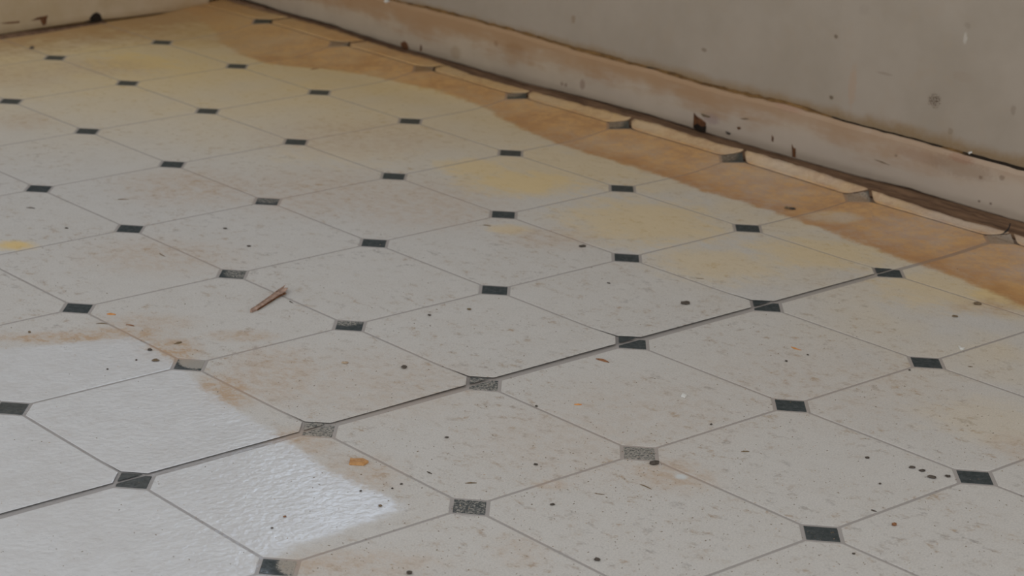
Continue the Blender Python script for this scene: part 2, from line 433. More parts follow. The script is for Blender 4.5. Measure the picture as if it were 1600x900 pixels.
# ------------------------------------------------------------------ the floor: joint-coloured base, octagons, dots
GAP, DOT, CUT = 0.0085, 0.094, 0.118
U0, U1, V0, V1 = -6, 6, -8, 8
THK = 0.0055
v_, f_ = boxv((U0 - 0.1, V0 - 0.1, -0.3), (WALL_U + 0.2, WALL_V + 0.2, -0.0022))
floor = obj('floor', mesh('floor', v_, f_, M_GROUT))
tag(floor, 'dirty white vinyl floor patterned with octagons and small dark squares', 'floor', kind='structure')

SEAM = 0.024                                        # the sheet beyond the seam has lifted here
HS = interp([(-6, .004), (-1, .0075), (0, .0065), (0.5, .006), (1, .007), (1.4, .008), (1.8, .0125), (2.2, .010), (2.6, .012), (3, .0125), (3.5, .011), (4, .009), (4.6, .009), (5, .007), (5.15, .001), (6, 0)])
Z6 = interp([(-9, .012), (0, .017), (1, .020), (2, .038), (3, .042), (4, .044), (5, .05), (6, .055), (7, .058), (8, .04)])
def ramp(u, v):
    t = min(1.0, max(0.0, (u - 5.5) / 0.5)); return Z6(v) * t * t * (2 - t)
def lift(u, v):
    if v < SEAM - 1e-6: return 0.0
    t = max(0.0, 1 - (v - SEAM) / 0.30)
    return 0.95 * HS(u) * t * t * (3 - 2 * t)

def sheet_rows(levels, ulo, uhi, ncol, zf, thk=THK):
    """a slab of vinyl between ulo(v) and uhi(v), with a chamfered top edge and a bottom"""
    V, F = [], []
    nr = len(levels)
    def P(u, v, dz): 
        return (u, v, zf(u, v) + dz)
    top, mid, bot = [], [], []
    c = 0.004
    for layer, dz, ins in ((0, 0.0, c), (1, -0.0012, 0.0), (2, -thk, 0.0)):
        rows = []
        for i, v in enumerate(levels):
            vv = v + (ins if i == 0 else (-ins if i == nr - 1 else 0))
            a, b = ulo(v) + ins, uhi(v) - ins
            row = []
            for j in range(ncol + 1):
                row.append(len(V)); V.append(P(a + (b - a) * j / ncol, vv, dz))
            rows.append(row)
        (top, mid, bot)[layer].extend(rows)
    for i in range(nr - 1):
        for j in range(ncol):
            F.append((top[i][j], top[i][j + 1], top[i + 1][j + 1], top[i + 1][j]))
            F.append((bot[i][j], bot[i + 1][j], bot[i + 1][j + 1], bot[i][j + 1]))
    def ring(rows): return rows[0] + [r[-1] for r in rows[1:]] + rows[-1][-2::-1] + [r[0] for r in rows[-2:0:-1]]
    rt, rm, rb = ring(top), ring(mid), ring(bot)
    n = len(rt)
    for i in range(n):
        j = (i + 1) % n
        F.append((rt[i], rt[j], rm[j], rm[i])); F.append((rm[i], rm[j], rb[j], rb[i]))
    return V, F
def o_lo(v): return max(GAP, CUT - v, CUT - (1 - v))
def o_hi(v): return 1 - o_lo(v)
V, F = sheet_rows([GAP, CUT - GAP, 1 - CUT + GAP, 1 - GAP], o_lo, o_hi, 1, lambda u, v: 0.0)
ME_TILE = mesh('tile', V, F, M_TILE)
for iu in range(U0, U1):
    for iv in range(V0, V1):
        if iu == 5:
            lv = ([SEAM + 0.004, 0.07] if iv == 0 else [GAP]) + [CUT - GAP, 0.16, 0.22, 0.28, 0.34, 0.6, 1 - CUT + GAP, 1 - GAP]
            V, F = sheet_rows(lv, o_lo, o_hi, 10, lambda u, v: (lift(u + iu, v) if iv == 0 else 0) + ramp(u + 5, v + iv))
            obj('tile', mesh('tile', V, F, M_TILE), floor, (iu, iv, 0))
        elif iv == 0:
            lv = [SEAM + 0.004, 0.07, CUT - GAP, 0.16, 0.22, 0.28, 0.34, 0.6, 1 - CUT + GAP, 1 - GAP]
            V, F = sheet_rows(lv, o_lo, o_hi, 8, lambda u, v: lift(u + iu, v), 0.0030)
            obj('tile', mesh('tile', V, F, M_TILE), floor, (iu, 0, 0))
        else:
            obj('tile', ME_TILE, floor, (iu, iv, 0))

def prism(poly, zf, th, c=0.004):
    """convex polygon slab with a chamfered top edge"""
    n = len(poly); cx = sum(p[0] for p in poly) / n; cy = sum(p[1] for p in poly) / n
    V = []
    for s_, dz in ((1, 0.0), (0, -0.0016), (0, -th)):
        for x, y in poly:
            d = math.hypot(x - cx, y - cy); k = 1 - (c / max(d, 1e-6) if s_ else 0)
            X, Y = cx + (x - cx) * k, cy + (y - cy) * k
            V.append((X, Y, zf(X, Y) + dz))
    F = [tuple(range(n)), tuple(range(2 * n, 3 * n))]
    for a in (0, n):
        for i in range(n):
            j = (i + 1) % n; F.append((a + i, a + j, a + n + j, a + n + i))
    return V, F
V, F = prism([(DOT, 0), (0, DOT), (-DOT, 0), (0, -DOT)], lambda u, v: -0.0004, THK)
ME_DOT = mesh('dot', V, F, M_DOT)
for iu in range(U0, U1):
    for iv in range(V0, V1 + 1):
        if iv == 0:
            s0, s1 = SEAM - 0.004, SEAM + 0.006
            A = prism([(-DOT, 0), (0, -DOT), (DOT, 0), (DOT - s0, s0), (-DOT + s0, s0)], lambda u, v: -0.0004, THK)
            B = prism([(-DOT + s1, s1), (DOT - s1, s1), (0, DOT)], lambda u, v: lift(u + iu, v) - 0.0004, 0.0030)
            V = A[0] + B[0]; F = A[1] + [tuple(i + len(A[0]) for i in q) for q in B[1]]
            obj('dot', mesh('dot', V, F, M_DOT), floor, (iu, 0, 0))
        else:
            obj('dot', ME_DOT, floor, (iu, iv, 0))

# joint-coloured backing carried up with the sheet
us_ = np.linspace(5.4, 6.0, 9); vs_ = np.arange(V0, 8.11, 0.25); n_ = len(us_)
Vb = [(u, v, ramp(u, v) - 0.0024) for v in vs_ for u in us_]
Fb = [(i * n_ + j, i * n_ + j + 1, i * n_ + n_ + j + 1, i * n_ + n_ + j) for i in range(len(vs_) - 1) for j in range(n_ - 1)]
nb_ = len(Vb); Vb += [(u, v, z - 0.003) for u, v, z in Vb]; Fb += [tuple(i + nb_ for i in q) for q in Fb]
obj('backing', mesh('backing', Vb, Fb, M_GROUT), floor)
# the sheet turns up against the right wall past u = 6
EPX = [(412, 17), (440, 24), (520, 46), (540, 53), (620, 79), (631, 82), (715, 108.5), (780, 129), (820, 140), (900, 160.5), (980, 182), (1020, 192), (1100, 217), (1160, 233), (1220, 250),
       (1315, 280), (1360, 296), (1420, 316), (1489, 339), (1540, 353), (1600, 370.5)]
UE = interp([(-9, 6.10), (1.2, 6.10), (2.5, 6.12), (4.6, 6.15), (5.2, 6.26), (9, 6.30)])
ed = []
for x, y in EPX:
    u = 6.1
    for _ in range(6):
        p = on_u(x, y, u); u = UE(p[1])
    ed.append((p[1], p[2]))
ed = [(-9, ed[-1][1])] + ed + [(8.2, ed[0][1])]
ZE = interp(ed)
def curl(w, v):
    """w: length along the sheet past the fold -> (u, z)"""
    ue, ze = UE(v) - 6.0, ZE(v); L = LEN(v); t = w / L
    k = min(1.0, 0.35 + 0.65 * t)
    z6 = Z6(v); return 6.0 + ue * t, z6 + (ze - z6) * t * k
def LEN(v): return math.hypot(UE(v) - 6.0, ZE(v) - Z6(v))
def curl_piece(v0, v1, w0, w1, mat, name, nv=26, nw=5):
    V, F = [], []
    vs = np.linspace(v0, v1, nv + 1)
    for s_ in (0, 1):
        for v in vs:
            a, b = w0(v), w1(v)
            for j in range(nw + 1):
                w = a + (b - a) * j / nw
                u, z = curl(w, v)
                lump = 0.006 * math.sin(31 * v + 9 * w) * math.sin(17 * v + 1.3) * (j / nw)
                V.append((u + 0.6 * THK * s_ - lump, v, z + lump * 0.7 - (0.9 * THK if s_ else 0)))
    n = (nv + 1) * (nw + 1)
    for s_ in (0, 1):
        for i in range(nv):
            for j in range(nw):
                a = s_ * n + i * (nw + 1) + j; F.append((a, a + 1, a + nw + 2, a + nw + 1))
    per = [j for j in range(nw + 1)] + [(i) * (nw + 1) + nw for i in range(1, nv + 1)] + [nv * (nw + 1) + j for j in range(nw - 1, -1, -1)] + [i * (nw + 1) for i in range(nv - 1, 0, -1)]
    for a, b in zip(per, per[1:] + per[:1]): F.append((a, b, b + n, a + n))
    return obj(name, mesh(name, V, F, mat, True), floor)
rag_v = np.arange(-9, 9, 0.045); rag_n = rng.normal(0, 1, len(rag_v))
rag = lambda v: float(np.interp(v, rag_v, rag_n)) * 0.0035
for iv in range(V0, V1):
    lo_v, hi_v = iv + 0.018, min(iv + 1 - 0.018, 7.95)
    curl_piece(lo_v, hi_v, lambda v: max(0.006, CUT - (v - iv), CUT - (iv + 1 - v)) if True else 0,
               lambda v: max(LEN(v) + rag(v), max(0.006, CUT - (v - iv), CUT - (iv + 1 - v)) + 0.004), M_TILE, 'tile_edge')
for iv in range(V0, V1):
    # the dot on the fold: one half flat, one half turned up
    A = prism([(0, DOT), (-DOT, 0), (0, -DOT)], lambda u, v: ramp(u + 6, v + iv) - 0.0002, THK, 0.002)
    V = [(a + 6, b + iv, c) for a, b, c in A[0]]; F = list(A[1])
    n0 = len(V); nn = 6; rows = []
    L = min(DOT, LEN(iv) - 0.004)
    for s_ in (0, 1):
        for i in range(nn + 1):
            w = L * i / nn; h = max(DOT - w, 0.001)
            for t in (-1, 0, 1):
                u, z = curl(w, iv + h * t)
                V.append((u + 0.6 * THK * s_, iv + h * t, z + 0.0008 - (0.9 * THK if s_ else 0)))
    k = 3 * (nn + 1)
    for s_ in (0, 1):
        for i in range(nn):
            for j in range(2):
                a = n0 + s_ * k + i * 3 + j; F.append((a, a + 1, a + 4, a + 3))
    for i in range(nn):
        a = n0 + i * 3; F.append((a, a + 3, a + 3 + k, a + k)); F.append((a + 2, a + 5, a + 5 + k, a + 2 + k))
    obj('dot', mesh('dot', V, F, M_DOT), floor)

# ------------------------------------------------------------------ walls, window
def wall(name, lst, label, mat=M_WALL):
    v, f = boxes(lst); return tag(obj(name, mesh(name, v, f, mat)), label, 'wall', kind='structure')
H = 2.9 / S
wv0, wv1, wz0, wz1 = WIN[0], WIN[1], WIN[2] / S, WIN[3] / S
wall('wall_right', [((WALL_U, V0 - 0.1, -0.1), (WALL_U + 0.6, wv0, H)), ((WALL_U, wv1, -0.1), (WALL_U + 0.6, WALL_V + 0.6, H)),
                    ((WALL_U, wv0, -0.1), (WALL_U + 0.6, wv1, wz0)), ((WALL_U, wv0, wz1), (WALL_U + 0.6, wv1, H))],
     'scuffed off-white painted wall above the long stained baseboard')
wall('wall_back', [((U0 - 0.1, WALL_V, -0.1), (WALL_U, WALL_V + 0.6, H))], 'off-white painted wall behind the cream baseboard at the far left')
v, f = boxv((U0 - 0.1, V0 - 0.1, H), (WALL_U + 0.6, WALL_V + 0.6, H + 0.5))
tag(obj('ceiling', mesh('ceiling', v, f, M_FRAME)), 'plain white ceiling over the room', 'ceiling', kind='structure')
win = bpy.data.objects.new('window_1', None); COL.objects.link(win)
win.location = (WALL_U * S, (wv0 + wv1) / 2 * S, WIN[2])
tag(win, 'white framed window with two panes in the wall above the long baseboard', 'window', kind='structure')
def wpart(name, lst, mat):
    v, f = boxes(lst)
    c = (WALL_U, (wv0 + wv1) / 2, wz0)
    o = obj(name, mesh(name, [(a - c[0], b - c[1], d - c[2]) for a, b, d in v], f, mat), win); return o
t = 0.16; wm = (wz0 + wz1) / 2
x0, x1 = WALL_U + 0.22, WALL_U + 0.36
wpart('frame', [((x0, wv0, wz0), (x1, wv0 + t, wz1)), ((x0, wv1 - t, wz0), (x1, wv1, wz1)), ((x0, wv0 + t, wz0), (x1, wv1 - t, wz0 + t)), ((x0, wv0 + t, wz1 - t), (x1, wv1 - t, wz1))], M_FRAME)
wpart('meeting_rail', [((x0, wv0 + t, wm - 0.07), (x1, wv1 - t, wm + 0.07))], M_FRAME)
wpart('pane', [((x0 + 0.05, wv0 + t, wz0 + t), (x0 + 0.065, wv1 - t, wm - 0.07))], M_GLASS)
wpart('pane', [((x0 + 0.05, wv0 + t, wm + 0.07), (x0 + 0.065, wv1 - t, wz1 - t))], M_GLASS)
wpart('sill', [((WALL_U - 0.2, wv0 - 0.1, wz0 - 0.1), (x0, wv1 + 0.1, wz0))], M_FRAME)

# ------------------------------------------------------------------ right baseboard
BU = 6.42
TPX = [(560, -14), (610, 2), (685, 20), (730, 31), (775, 43), (820, 55), (900, 80), (955, 95), (1020, 110), (1085, 131), (1175, 153), (1220, 163), (1330, 195), (1420, 218), (1522, 247), (1600, 268)]
BPX = [(412, 8), (440, 18), (520, 39), (540, 47), (600, 66), (632, 76), (715, 99), (780, 118), (820, 130), (900, 149), (960, 165), (1020, 181), (1100, 207), (1220, 242), (1318, 271), (1420, 294), (1450, 304), (1540, 331), (1600, 348)]
tp = [(on_u(x, y, BU)[1], on_u(x, y, BU)[2]) for x, y in TPX]
bp = [(on_u(x, y, BU)[1], on_u(x, y, BU)[2]) for x, y in BPX]
ZT = interp([(-9, tp[-1][1])] + tp + [(9, tp[0][1])])
ZB = interp([(-9, bp[-1][1])] + bp + [(9, bp[0][1])])
vs = list(np.arange(-8.1, 8.11, 0.06))
jit = {round(v, 3): rng.normal(0, 0.0022) for v in vs}
rings = []
for v in vs:
    zt, zb = ZT(v) + jit[round(v, 3)], max(0.008, ZB(v) + jit[round(v, 3)] * 0.6)
    bk = 0.038 if v > 1.7 else (0.030 if v > 0.62 else 0.020)
    rings.append([(BU + 0.004, v, zb), (BU, v, zb + 0.008), (BU, v, zt - 0.028), (BU + 0.004, v, zt - 0.012), (BU + 0.008, v, zt - 0.003), (BU + 0.013, v, zt), (BU + bk, v, zt - 0.002), (BU + bk, v, zb)])
V, F = loft(rings)
bbr = obj('baseboard_right', mesh('baseboard_right', V, F, M_BOARD_R))
tag(bbr, 'long off-white baseboard with brown stains along the right wall', 'baseboard', kind='structure')
# bead of dirt and old paint filling the crack above the board, broken open near the right
for a, b in ((1.62, 8.0), (0.58, 0.80)):
    vv = np.arange(a, b, 0.05); rings = []
    for i, v in enumerate(vv):
        e = math.sin(math.pi * min(1, max(0, min(i, len(vv) - 1 - i) / 5)) / 2) if b < 2 or i < 6 else 1
        zt = ZT(v); r1, r2 = rng.normal(0, 0.004), rng.normal(0, 0.003)
        bump = 0.012 * max(0, math.sin(v * 2.1) * math.sin(v * 5.3 + 1))
        rings.append([(BU + 0.026, v, zt - 0.03), (BU + 0.026 + r2, v, zt + 0.001 * e), (BU + 0.038, v, zt + (0.004 + r1 + bump) * e), (WALL_U - 0.004, v, zt + (0.008 + r1 + bump) * e), (WALL_U + 0.01, v, zt + 0.012 * e), (WALL_U + 0.01, v, zt - 0.03)])
    V, F = loft(rings); obj('dirt_bead', mesh('dirt_bead', V, F, M_DIRT, True), bbr)

rings = []  # near-black strip along the open crack, its shade put in as colour
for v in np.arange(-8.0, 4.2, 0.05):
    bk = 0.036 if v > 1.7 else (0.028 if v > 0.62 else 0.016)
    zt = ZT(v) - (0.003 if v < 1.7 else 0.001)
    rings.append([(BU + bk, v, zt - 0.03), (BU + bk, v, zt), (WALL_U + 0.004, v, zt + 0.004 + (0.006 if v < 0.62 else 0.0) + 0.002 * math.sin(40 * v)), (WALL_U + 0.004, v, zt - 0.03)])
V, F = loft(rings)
tag(obj('crack_shade', mesh('crack_shade', V, F, M_SHADE_CHIP), bbr), 'near-black strip painted as the shade in the crack above the board')
def wall_chip(name, pts, plane, val, mat, parent, th=0.006, jitter=0.0):
    f = on_u if plane == 'u' else on_v
    P = [f(x, y, val - 0.002) for x, y in pts]
    c = sum(P) / len(P)
    ax = np.array([1, 0, 0]) if plane == 'u' else np.array([0, 1, 0])
    n = len(P)
    V = [p for p in P] + [c + (p - c) * 0.82 - ax * th * 0.6 for p in P] + [p + ax * 0.01 for p in P] + [c - ax * th * 0.45]
    V = [tuple(p) for p in V]
    F = [(i, (i + 1) % n, n + (i + 1) % n, n + i) for i in range(n)] + [(n + i, n + (i + 1) % n, 3 * n) for i in range(n)] + [(i, (i + 1) % n, 2 * n + (i + 1) % n, 2 * n + i) for i in range(n)] + [tuple(range(2 * n, 3 * n))]
    return obj(name, mesh(name, V, F, mat), parent)
c = wall_chip('paint_chip_or_hole', [(1084, 176), (1089, 182), (1096, 186), (1103, 192), (1102, 206), (1092, 205), (1083, 199)], 'u', BU, M_BAREWOOD, bbr); tag(c, 'brown patch of bare wood where the paint broke away')
wall_chip('paint_chip_or_hole', [(1084, 195), (1090, 193), (1097, 198), (1103, 197), (1102, 206.5), (1092, 205.5), (1083.5, 200)], 'u', BU - 0.003, M_SHADE_CHIP, bbr, 0.004)
wall_chip('paint_chip_or_hole', [(632, 64), (636, 68), (639, 76), (634, 78), (627, 73), (626, 67)], 'u', BU, M_BAREWOOD, bbr)
wall_chip('scratch', [(657, 69), (659, 73), (658.5, 80), (656, 80)], 'u', BU, M_BAREWOOD, bbr, 0.003)
wall_chip('scratch', [(1237, 225), (1239.5, 231), (1243, 232), (1243, 246), (1238, 245)], 'u', BU, M_BAREWOOD, bbr, 0.004)
wall_chip('scratch', [(1206, 211), (1208.5, 215), (1208, 222), (1205.5, 220)], 'u', BU, M_BAREWOOD, bbr, 0.003)
wall_chip('paint_chip_or_hole', [(1133, 205), (1138, 206), (1142, 209), (1139, 211), (1135, 209)], 'u', BU, M_DARK, bbr, 0.004)
wall_chip('paint_chip_or_hole', [(1151, 199), (1155, 198), (1158, 201), (1154, 203)], 'u', BU, M_BAREWOOD, bbr, 0.003)
wall_chip('scratch', [(1156, 185), (1163, 184.5), (1171, 185.5), (1163, 187)], 'u', BU, M_OLIVE, bbr, 0.002)
wall_chip('scratch', [(1366, 249), (1378, 252.5), (1391, 258.5), (1378, 254.5)], 'u', BU, M_OLIVE, bbr, 0.002)
wall_chip('paint_chip_or_hole', [(1095, 177), (1101, 179), (1110, 182), (1108, 184), (1098, 182)], 'u', BU, M_OLIVE, bbr, 0.003)
wall_chip('paint_chip_or_hole', [(1513, 238), (1517, 236.5), (1517.5, 239), (1514, 241)], 'u', BU, M_PALE, bbr, 0.008)
wall_chip('paint_chip_or_hole', [(599, 1), (603, -1), (608, 2), (603, 5)], 'u', BU, M_PALE, bbr, 0.008)

# grimy wooden strip showing between the turned-up sheet and the baseboard
rings = []
for v in vs:
    zb = max(0.008, ZB(v)); ze = ZE(v); ue = UE(v)
    zs = min(zb, ze)
    j1, j2 = rng.normal(0, 0.0025), rng.normal(0, 0.0025)
    a = min(ue + 0.02, BU - 0.12)
    rings.append([(a, v, -0.002), (a, v, zs * 0.35 + 0.004), (ue + (BU - ue) * 0.45, v, zs * 0.55 + 0.004 + j1), (ue + (BU - ue) * 0.55, v, zb * 0.80 + j2), (BU - 0.03, v, zb * 0.86 + j1), (BU - 0.012, v, zb * 0.7), (BU + 0.05, v, zb * 0.6), (BU + 0.05, v, -0.002)])
V, F = loft(rings)
tag(obj('trim_1', mesh('trim_1', V, F, M_STRIP)), 'grimy brown wooden strip in the gap below the long baseboard', 'trim', kind='structure')

# ------------------------------------------------------------------ back baseboard, ending short of the corner
BV = 7.88
B2 = [(0, 54.5), (64, 44), (135, 33.5), (150, 29), (160, 31), (200, 27), (260, 19.5), (300, 14), (322, 10)]
b2 = [(on_v(x, y, BV)[0], on_v(x, y, BV)[2]) for x, y in B2]
ZB2 = interp([(-7, b2[0][1])] + b2 + [(7, b2[-1][1])])
uend = on_v(326, 6, BV)[0]
us = list(np.arange(U0, uend, 0.07)) + [uend]
rings = []
for u in us:
    zb = max(0.012, ZB2(u)); zt = 0.345 + rng.normal(0, 0.002); du = min(u, uend - 0.0)
    rings.append([(du, BV + 0.004, zb), (du, BV, zb + 0.01), (du, BV, zt - 0.025), (du, BV + 0.012, zt - 0.003), (du, BV + 0.03, zt), (du, BV + 0.06, zt), (du, BV + 0.06, zb)])
V, F = loft(rings)
bbb = obj('baseboard_back', mesh('baseboard_back', V, F, M_BOARD_B))
tag(bbb, 'cream baseboard with chipped paint along the far left wall', 'baseboard', kind='structure')
for pts, mt, th in (([(48, 32), (60, 27), (75, 24), (73, 30), (58, 31)], M_BAREWOOD, .004), ([(63, 31), (73, 30), (72, 38), (67, 40)], M_BAREWOOD, .004),
                    ([(0, 36.5), (15, 34.5), (31, 33), (30, 35.5), (14, 37)], M_BAREWOOD, .002), ([(139, 30), (145, 22), (151, 19), (157, 22), (160, 31), (150, 33)], M_SHADE_CHIP, .006)):  # last patch paints the dark inside of a hole in near-black
    wall_chip('paint_chip_or_hole', pts, 'v', BV, mt, bbb, th)
# thin lip of wood in front of it and dark packed dirt beneath
rings = []
for u in np.arange(U0, 5.05, 0.08):
    k = min(1.0, max(0.15, (5.1 - u) / 0.8)); j = rng.normal(0, 0.0015)
    rings.append([(u, BV - 0.075 * k - 0.02, -0.003), (u, BV - 0.06 * k - 0.02, 0.010 * k + j), (u, BV - 0.03, 0.020 * k + j), (u, BV - 0.01, 0.008), (u, BV + 0.04, 0.006), (u, BV + 0.04, -0.003)])
V, F = loft(rings)
tag(obj('trim_2', mesh('trim_2', V, F, M_STRIP)), 'thin brown wooden lip under the cream baseboard at the far left', 'trim', kind='structure')

# ------------------------------------------------------------------ debris lying on the floor
def splinter(name, p, q, w, label, mat, cat='splinter', h=None, bend=0.0, group=None, taper=(0.5, 0.45)):
    a, b = fl(*p), fl(*q); d = b - a; L = np.linalg.norm(d); d /= L; s_ = np.array([-d[1], d[0], 0])
    wu = w / 285.0; h = (h / 285.0 if h else wu * 0.55)
    c = (a + b) / 2; n = 7; rings = []
    for i in range(n):
        t = i / (n - 1); k = math.sin(math.pi * (0.12 + 0.76 * t)) * (taper[0] * (1 - t) + taper[1] * t) * 2
        k *= 1 + rng.normal(0, 0.12)
        off = bend * math.sin(math.pi * t) * L + rng.normal(0, 0.03) * wu
        o = (a - c) + d * L * t + s_ * off
        r = [(-.5, 0), (-.42, .5), (-.1, 1), (.25, .8), (.5, .35), (.45, 0)]
        rings.append([tuple(o + s_ * wu * k * x + np.array([0, 0, h * k * y + 0.0006])) for x, y in r])
    V, F = loft(rings)
    return tag(obj(name, mesh(name, V, F, mat), None, tuple(c)), label, cat, group)
def crumb(name, p, sx, sy, label, mat, cat='crumb', group=None, h=None):
    c = fl(*p); k = 285.0 * (np.linalg.norm(fl(400, 700) - CAM) / np.linalg.norm(c - CAM))
    hw = sx * 0.88 / 2 / k; hh = (h if h else max(sy * 0.55, sx * 0.25)) / 2 / k
    right = RM[0]; fw = np.array([RM[2][0], RM[2][1], 0]); fw /= np.linalg.norm(fw)
    bm = bmesh.new(); bmesh.ops.create_icosphere(bm, subdivisions=2, radius=1)
    ph = rng.uniform(0, 6, 3); V = []
    for v in bm.verts:
        r = 1 + 0.22 * math.sin(3 * v.co.x + ph[0]) * math.cos(2.3 * v.co.y + ph[1]) + 0.12 * math.sin(6 * v.co.z + 4 * v.co.x + ph[2])
        q = right * v.co.x * r * hw + fw * v.co.y * r * hw * 0.8 + np.array([0, 0, (v.co.z * r * 0.9 + 0.82) * hh + 0.0004])
        V.append(tuple(q))
    F = [tuple(x.index for x in f.verts) for f in bm.faces]; bm.free()
    return tag(obj(name, mesh(name, V, F, mat), None, tuple(c)), label, cat, group)
def flake(name, pts, th, label, mat, cat='flake'):
    P = [fl(*p) for p in pts]; c = sum(P) / len(P); n = len(P)
    lo_r = [tuple(p - c + np.array([0, 0, 0.0006])) for p in P]
    hi_r = [tuple((p - c) * 0.97 + np.array([0, 0, th * (0.8 + 0.4 * math.sin(2.1 * i))])) for i, p in enumerate(P)]
    in_r = [tuple((p - c) * 0.6 + np.array([0, 0, th * 1.05])) for p in P]
    V = lo_r + hi_r + in_r + [(0, 0, th)]
    F = [tuple(range(n))] + [(a + i, a + (i + 1) % n, a + n + (i + 1) % n, a + n + i) for a in (0, n) for i in range(n)] + [(2 * n + i, 2 * n + (i + 1) % n, 3 * n) for i in range(n)]
    return tag(obj(name, mesh(name, V, F, mat), None, tuple(c)), label, cat)

# the big wood splinter: thin tail at the lower left, split and widened at the upper right
axis = [(392, 488.5), (400, 484.5), (410, 478), (420, 471.5), (430, 465), (438, 460.5), (446, 456.5)]
wid = [2.6, 4.0, 4.2, 4.8, 5.8, 8.0, 10.5]
P = [fl(*p) for p in axis]; c0 = fl(420, 472); rings = []
for i, (p, w) in enumerate(zip(P, wid)):
    d = P[min(i + 1, 6)] - P[max(i - 1, 0)]; d /= np.linalg.norm(d); s_ = np.array([-d[1], d[0], 0]); w = w / 262 * 1.15; h = 0.017 + 0.010 * i / 6
    o = p - c0
    prof = [(-.55, 0), (-.62, .45), (-.28, .75), (-.12, 1.0), (.05, .62), (.22, 1.15), (.48, .8), (.55, .3), (.5, 0)]
    rings.append([tuple(o + s_ * w * x * (1 + rng.normal(0, .06)) + d * ((0.05 * x - 0.03 * math.cos(9 * x)) if i == 6 else 0) + np.array([0, 0, h * y + 0.0006 + 0.004 * (i / 6) ** 2])) for x, y in prof])
V, F = loft(rings)
spl = tag(obj('wood_splinter', mesh('wood_splinter', V, F, M_SPLINTER), None, tuple(c0)), 'large brown wood splinter, widest at its upper right end, on the floor', 'splinter')

low = [np.array(r[1]) for r in rings]            # dark bark along the near edge
bark = [[tuple(p + np.array(o_)) for o_ in ((0.004, -0.004, 0.004), (-0.006, -0.006, 0.001), (-0.008, -0.009, -0.007 if p[2] > 0.009 else -p[2] + 0.001), (0.004, -0.002, -0.004))] for p in low[1:]]
V, F = loft(bark)
obj('bark', mesh('bark', V, F, M_BAREWOOD), spl)
flake('vinyl_chip', [(545, 726.5), (547, 719), (553, 717.5), (567, 718), (576, 723.5), (568, 728), (556, 727.5)], 0.010, 'ochre orange chip lying on the dusty tile near the clean patch', M_CHIP, 'chip')
flake('paint_flake', [(1064, 620), (1066, 617.5), (1070, 617.5), (1073, 619), (1070, 622)], 0.008, 'tiny white paint flake on the tile below the seam', M_PALE)
flake('paint_flake', [(1497, 541), (1502, 545), (1508, 544.5), (1505, 547), (1500, 546)], 0.006, 'small pale curled flake on the line right of a dark square', M_PALE)

SPL = [((931, 561), (952, 567), 4.5, 'straight brown stick lying just below the seam', M_BROWN), ((897, 632.5), (909, 632.5), 3.5, 'short orange sliver below the brown stick', M_ORANGE),
       ((1236, 542), (1252, 547.5), 3, 'thin orange sliver on the tile right of the seam', M_ORANGE), ((197, 507.5), (210, 510), 3, 'dark brown sliver at the tip of the clean patch', M_BROWN),
       ((150, 506), (168, 506.5), 2, 'hair-thin pale brown sliver below a dark square at the left', M_OLIVE), ((41, 325), (55, 326), 3.2, 'dark splinter below the square at the far left', M_DARK),
       ((727, 755.5), (745, 755), 3, 'curled brown shaving above a speckled dark square', M_OLIVE), ((1361, 797), (1370, 800), 3, 'dark splinter beside the joint above the lower right dark square', M_DARK),
       ((1158, 706), (1171, 706), 2.5, 'brown shaving right of the most worn dark square', M_OLIVE), ((929, 771), (945, 773), 1.8, 'fine brown fibre below the most worn dark square', M_OLIVE),
       ((667, 737), (675, 741), 2.6, 'short dark sliver right of the ochre chip', M_DARK), ((249, 396), (258, 401), 2.2, 'short dark sliver between two squares at the left', M_OLIVE),
       ((452, 470.5), (458, 474), 2.2, 'tiny dark sliver below the wide end of the wood splinter', M_DARK), ((1000, 757), (1018, 765), 2, 'dark bent hair below the most worn dark square', M_OLIVE),
       ((167, 491), (181, 492), 5, 'orange-brown shaving right of a dark square at the left', M_ORANGE), ((272, 538), (284, 534.5), 4, 'dusty olive shaving at the rim of the clean patch', M_OLIVE),
       ((1512, 573), (1520, 573.5), 2, 'faint brown sliver near the right edge below the seam', M_OLIVE), ((184, 312), (201, 312), 2.5, 'small brown sliver above a dark square at the left', M_OLIVE),
       ((754, 352), (767, 353.5), 2.5, 'brown sliver left of the yellow stain', M_OLIVE), ((524, 80), (534, 82), 3, 'dark brown sliver on the stained vinyl near the far corner', M_BROWN),
       ((485, 109), (498, 107), 3, 'brown curl at the edge of the stain near the far corner', M_BROWN), ((1087, 435), (1100, 436), 1.6, 'faint sliver on the tile above the long seam', M_OLIVE)]
for p, q, w, lab, mt in SPL: splinter('sliver', p, q, w, lab, mt, bend=rng.normal(0, 0.05), group='slivers scattered on the floor')

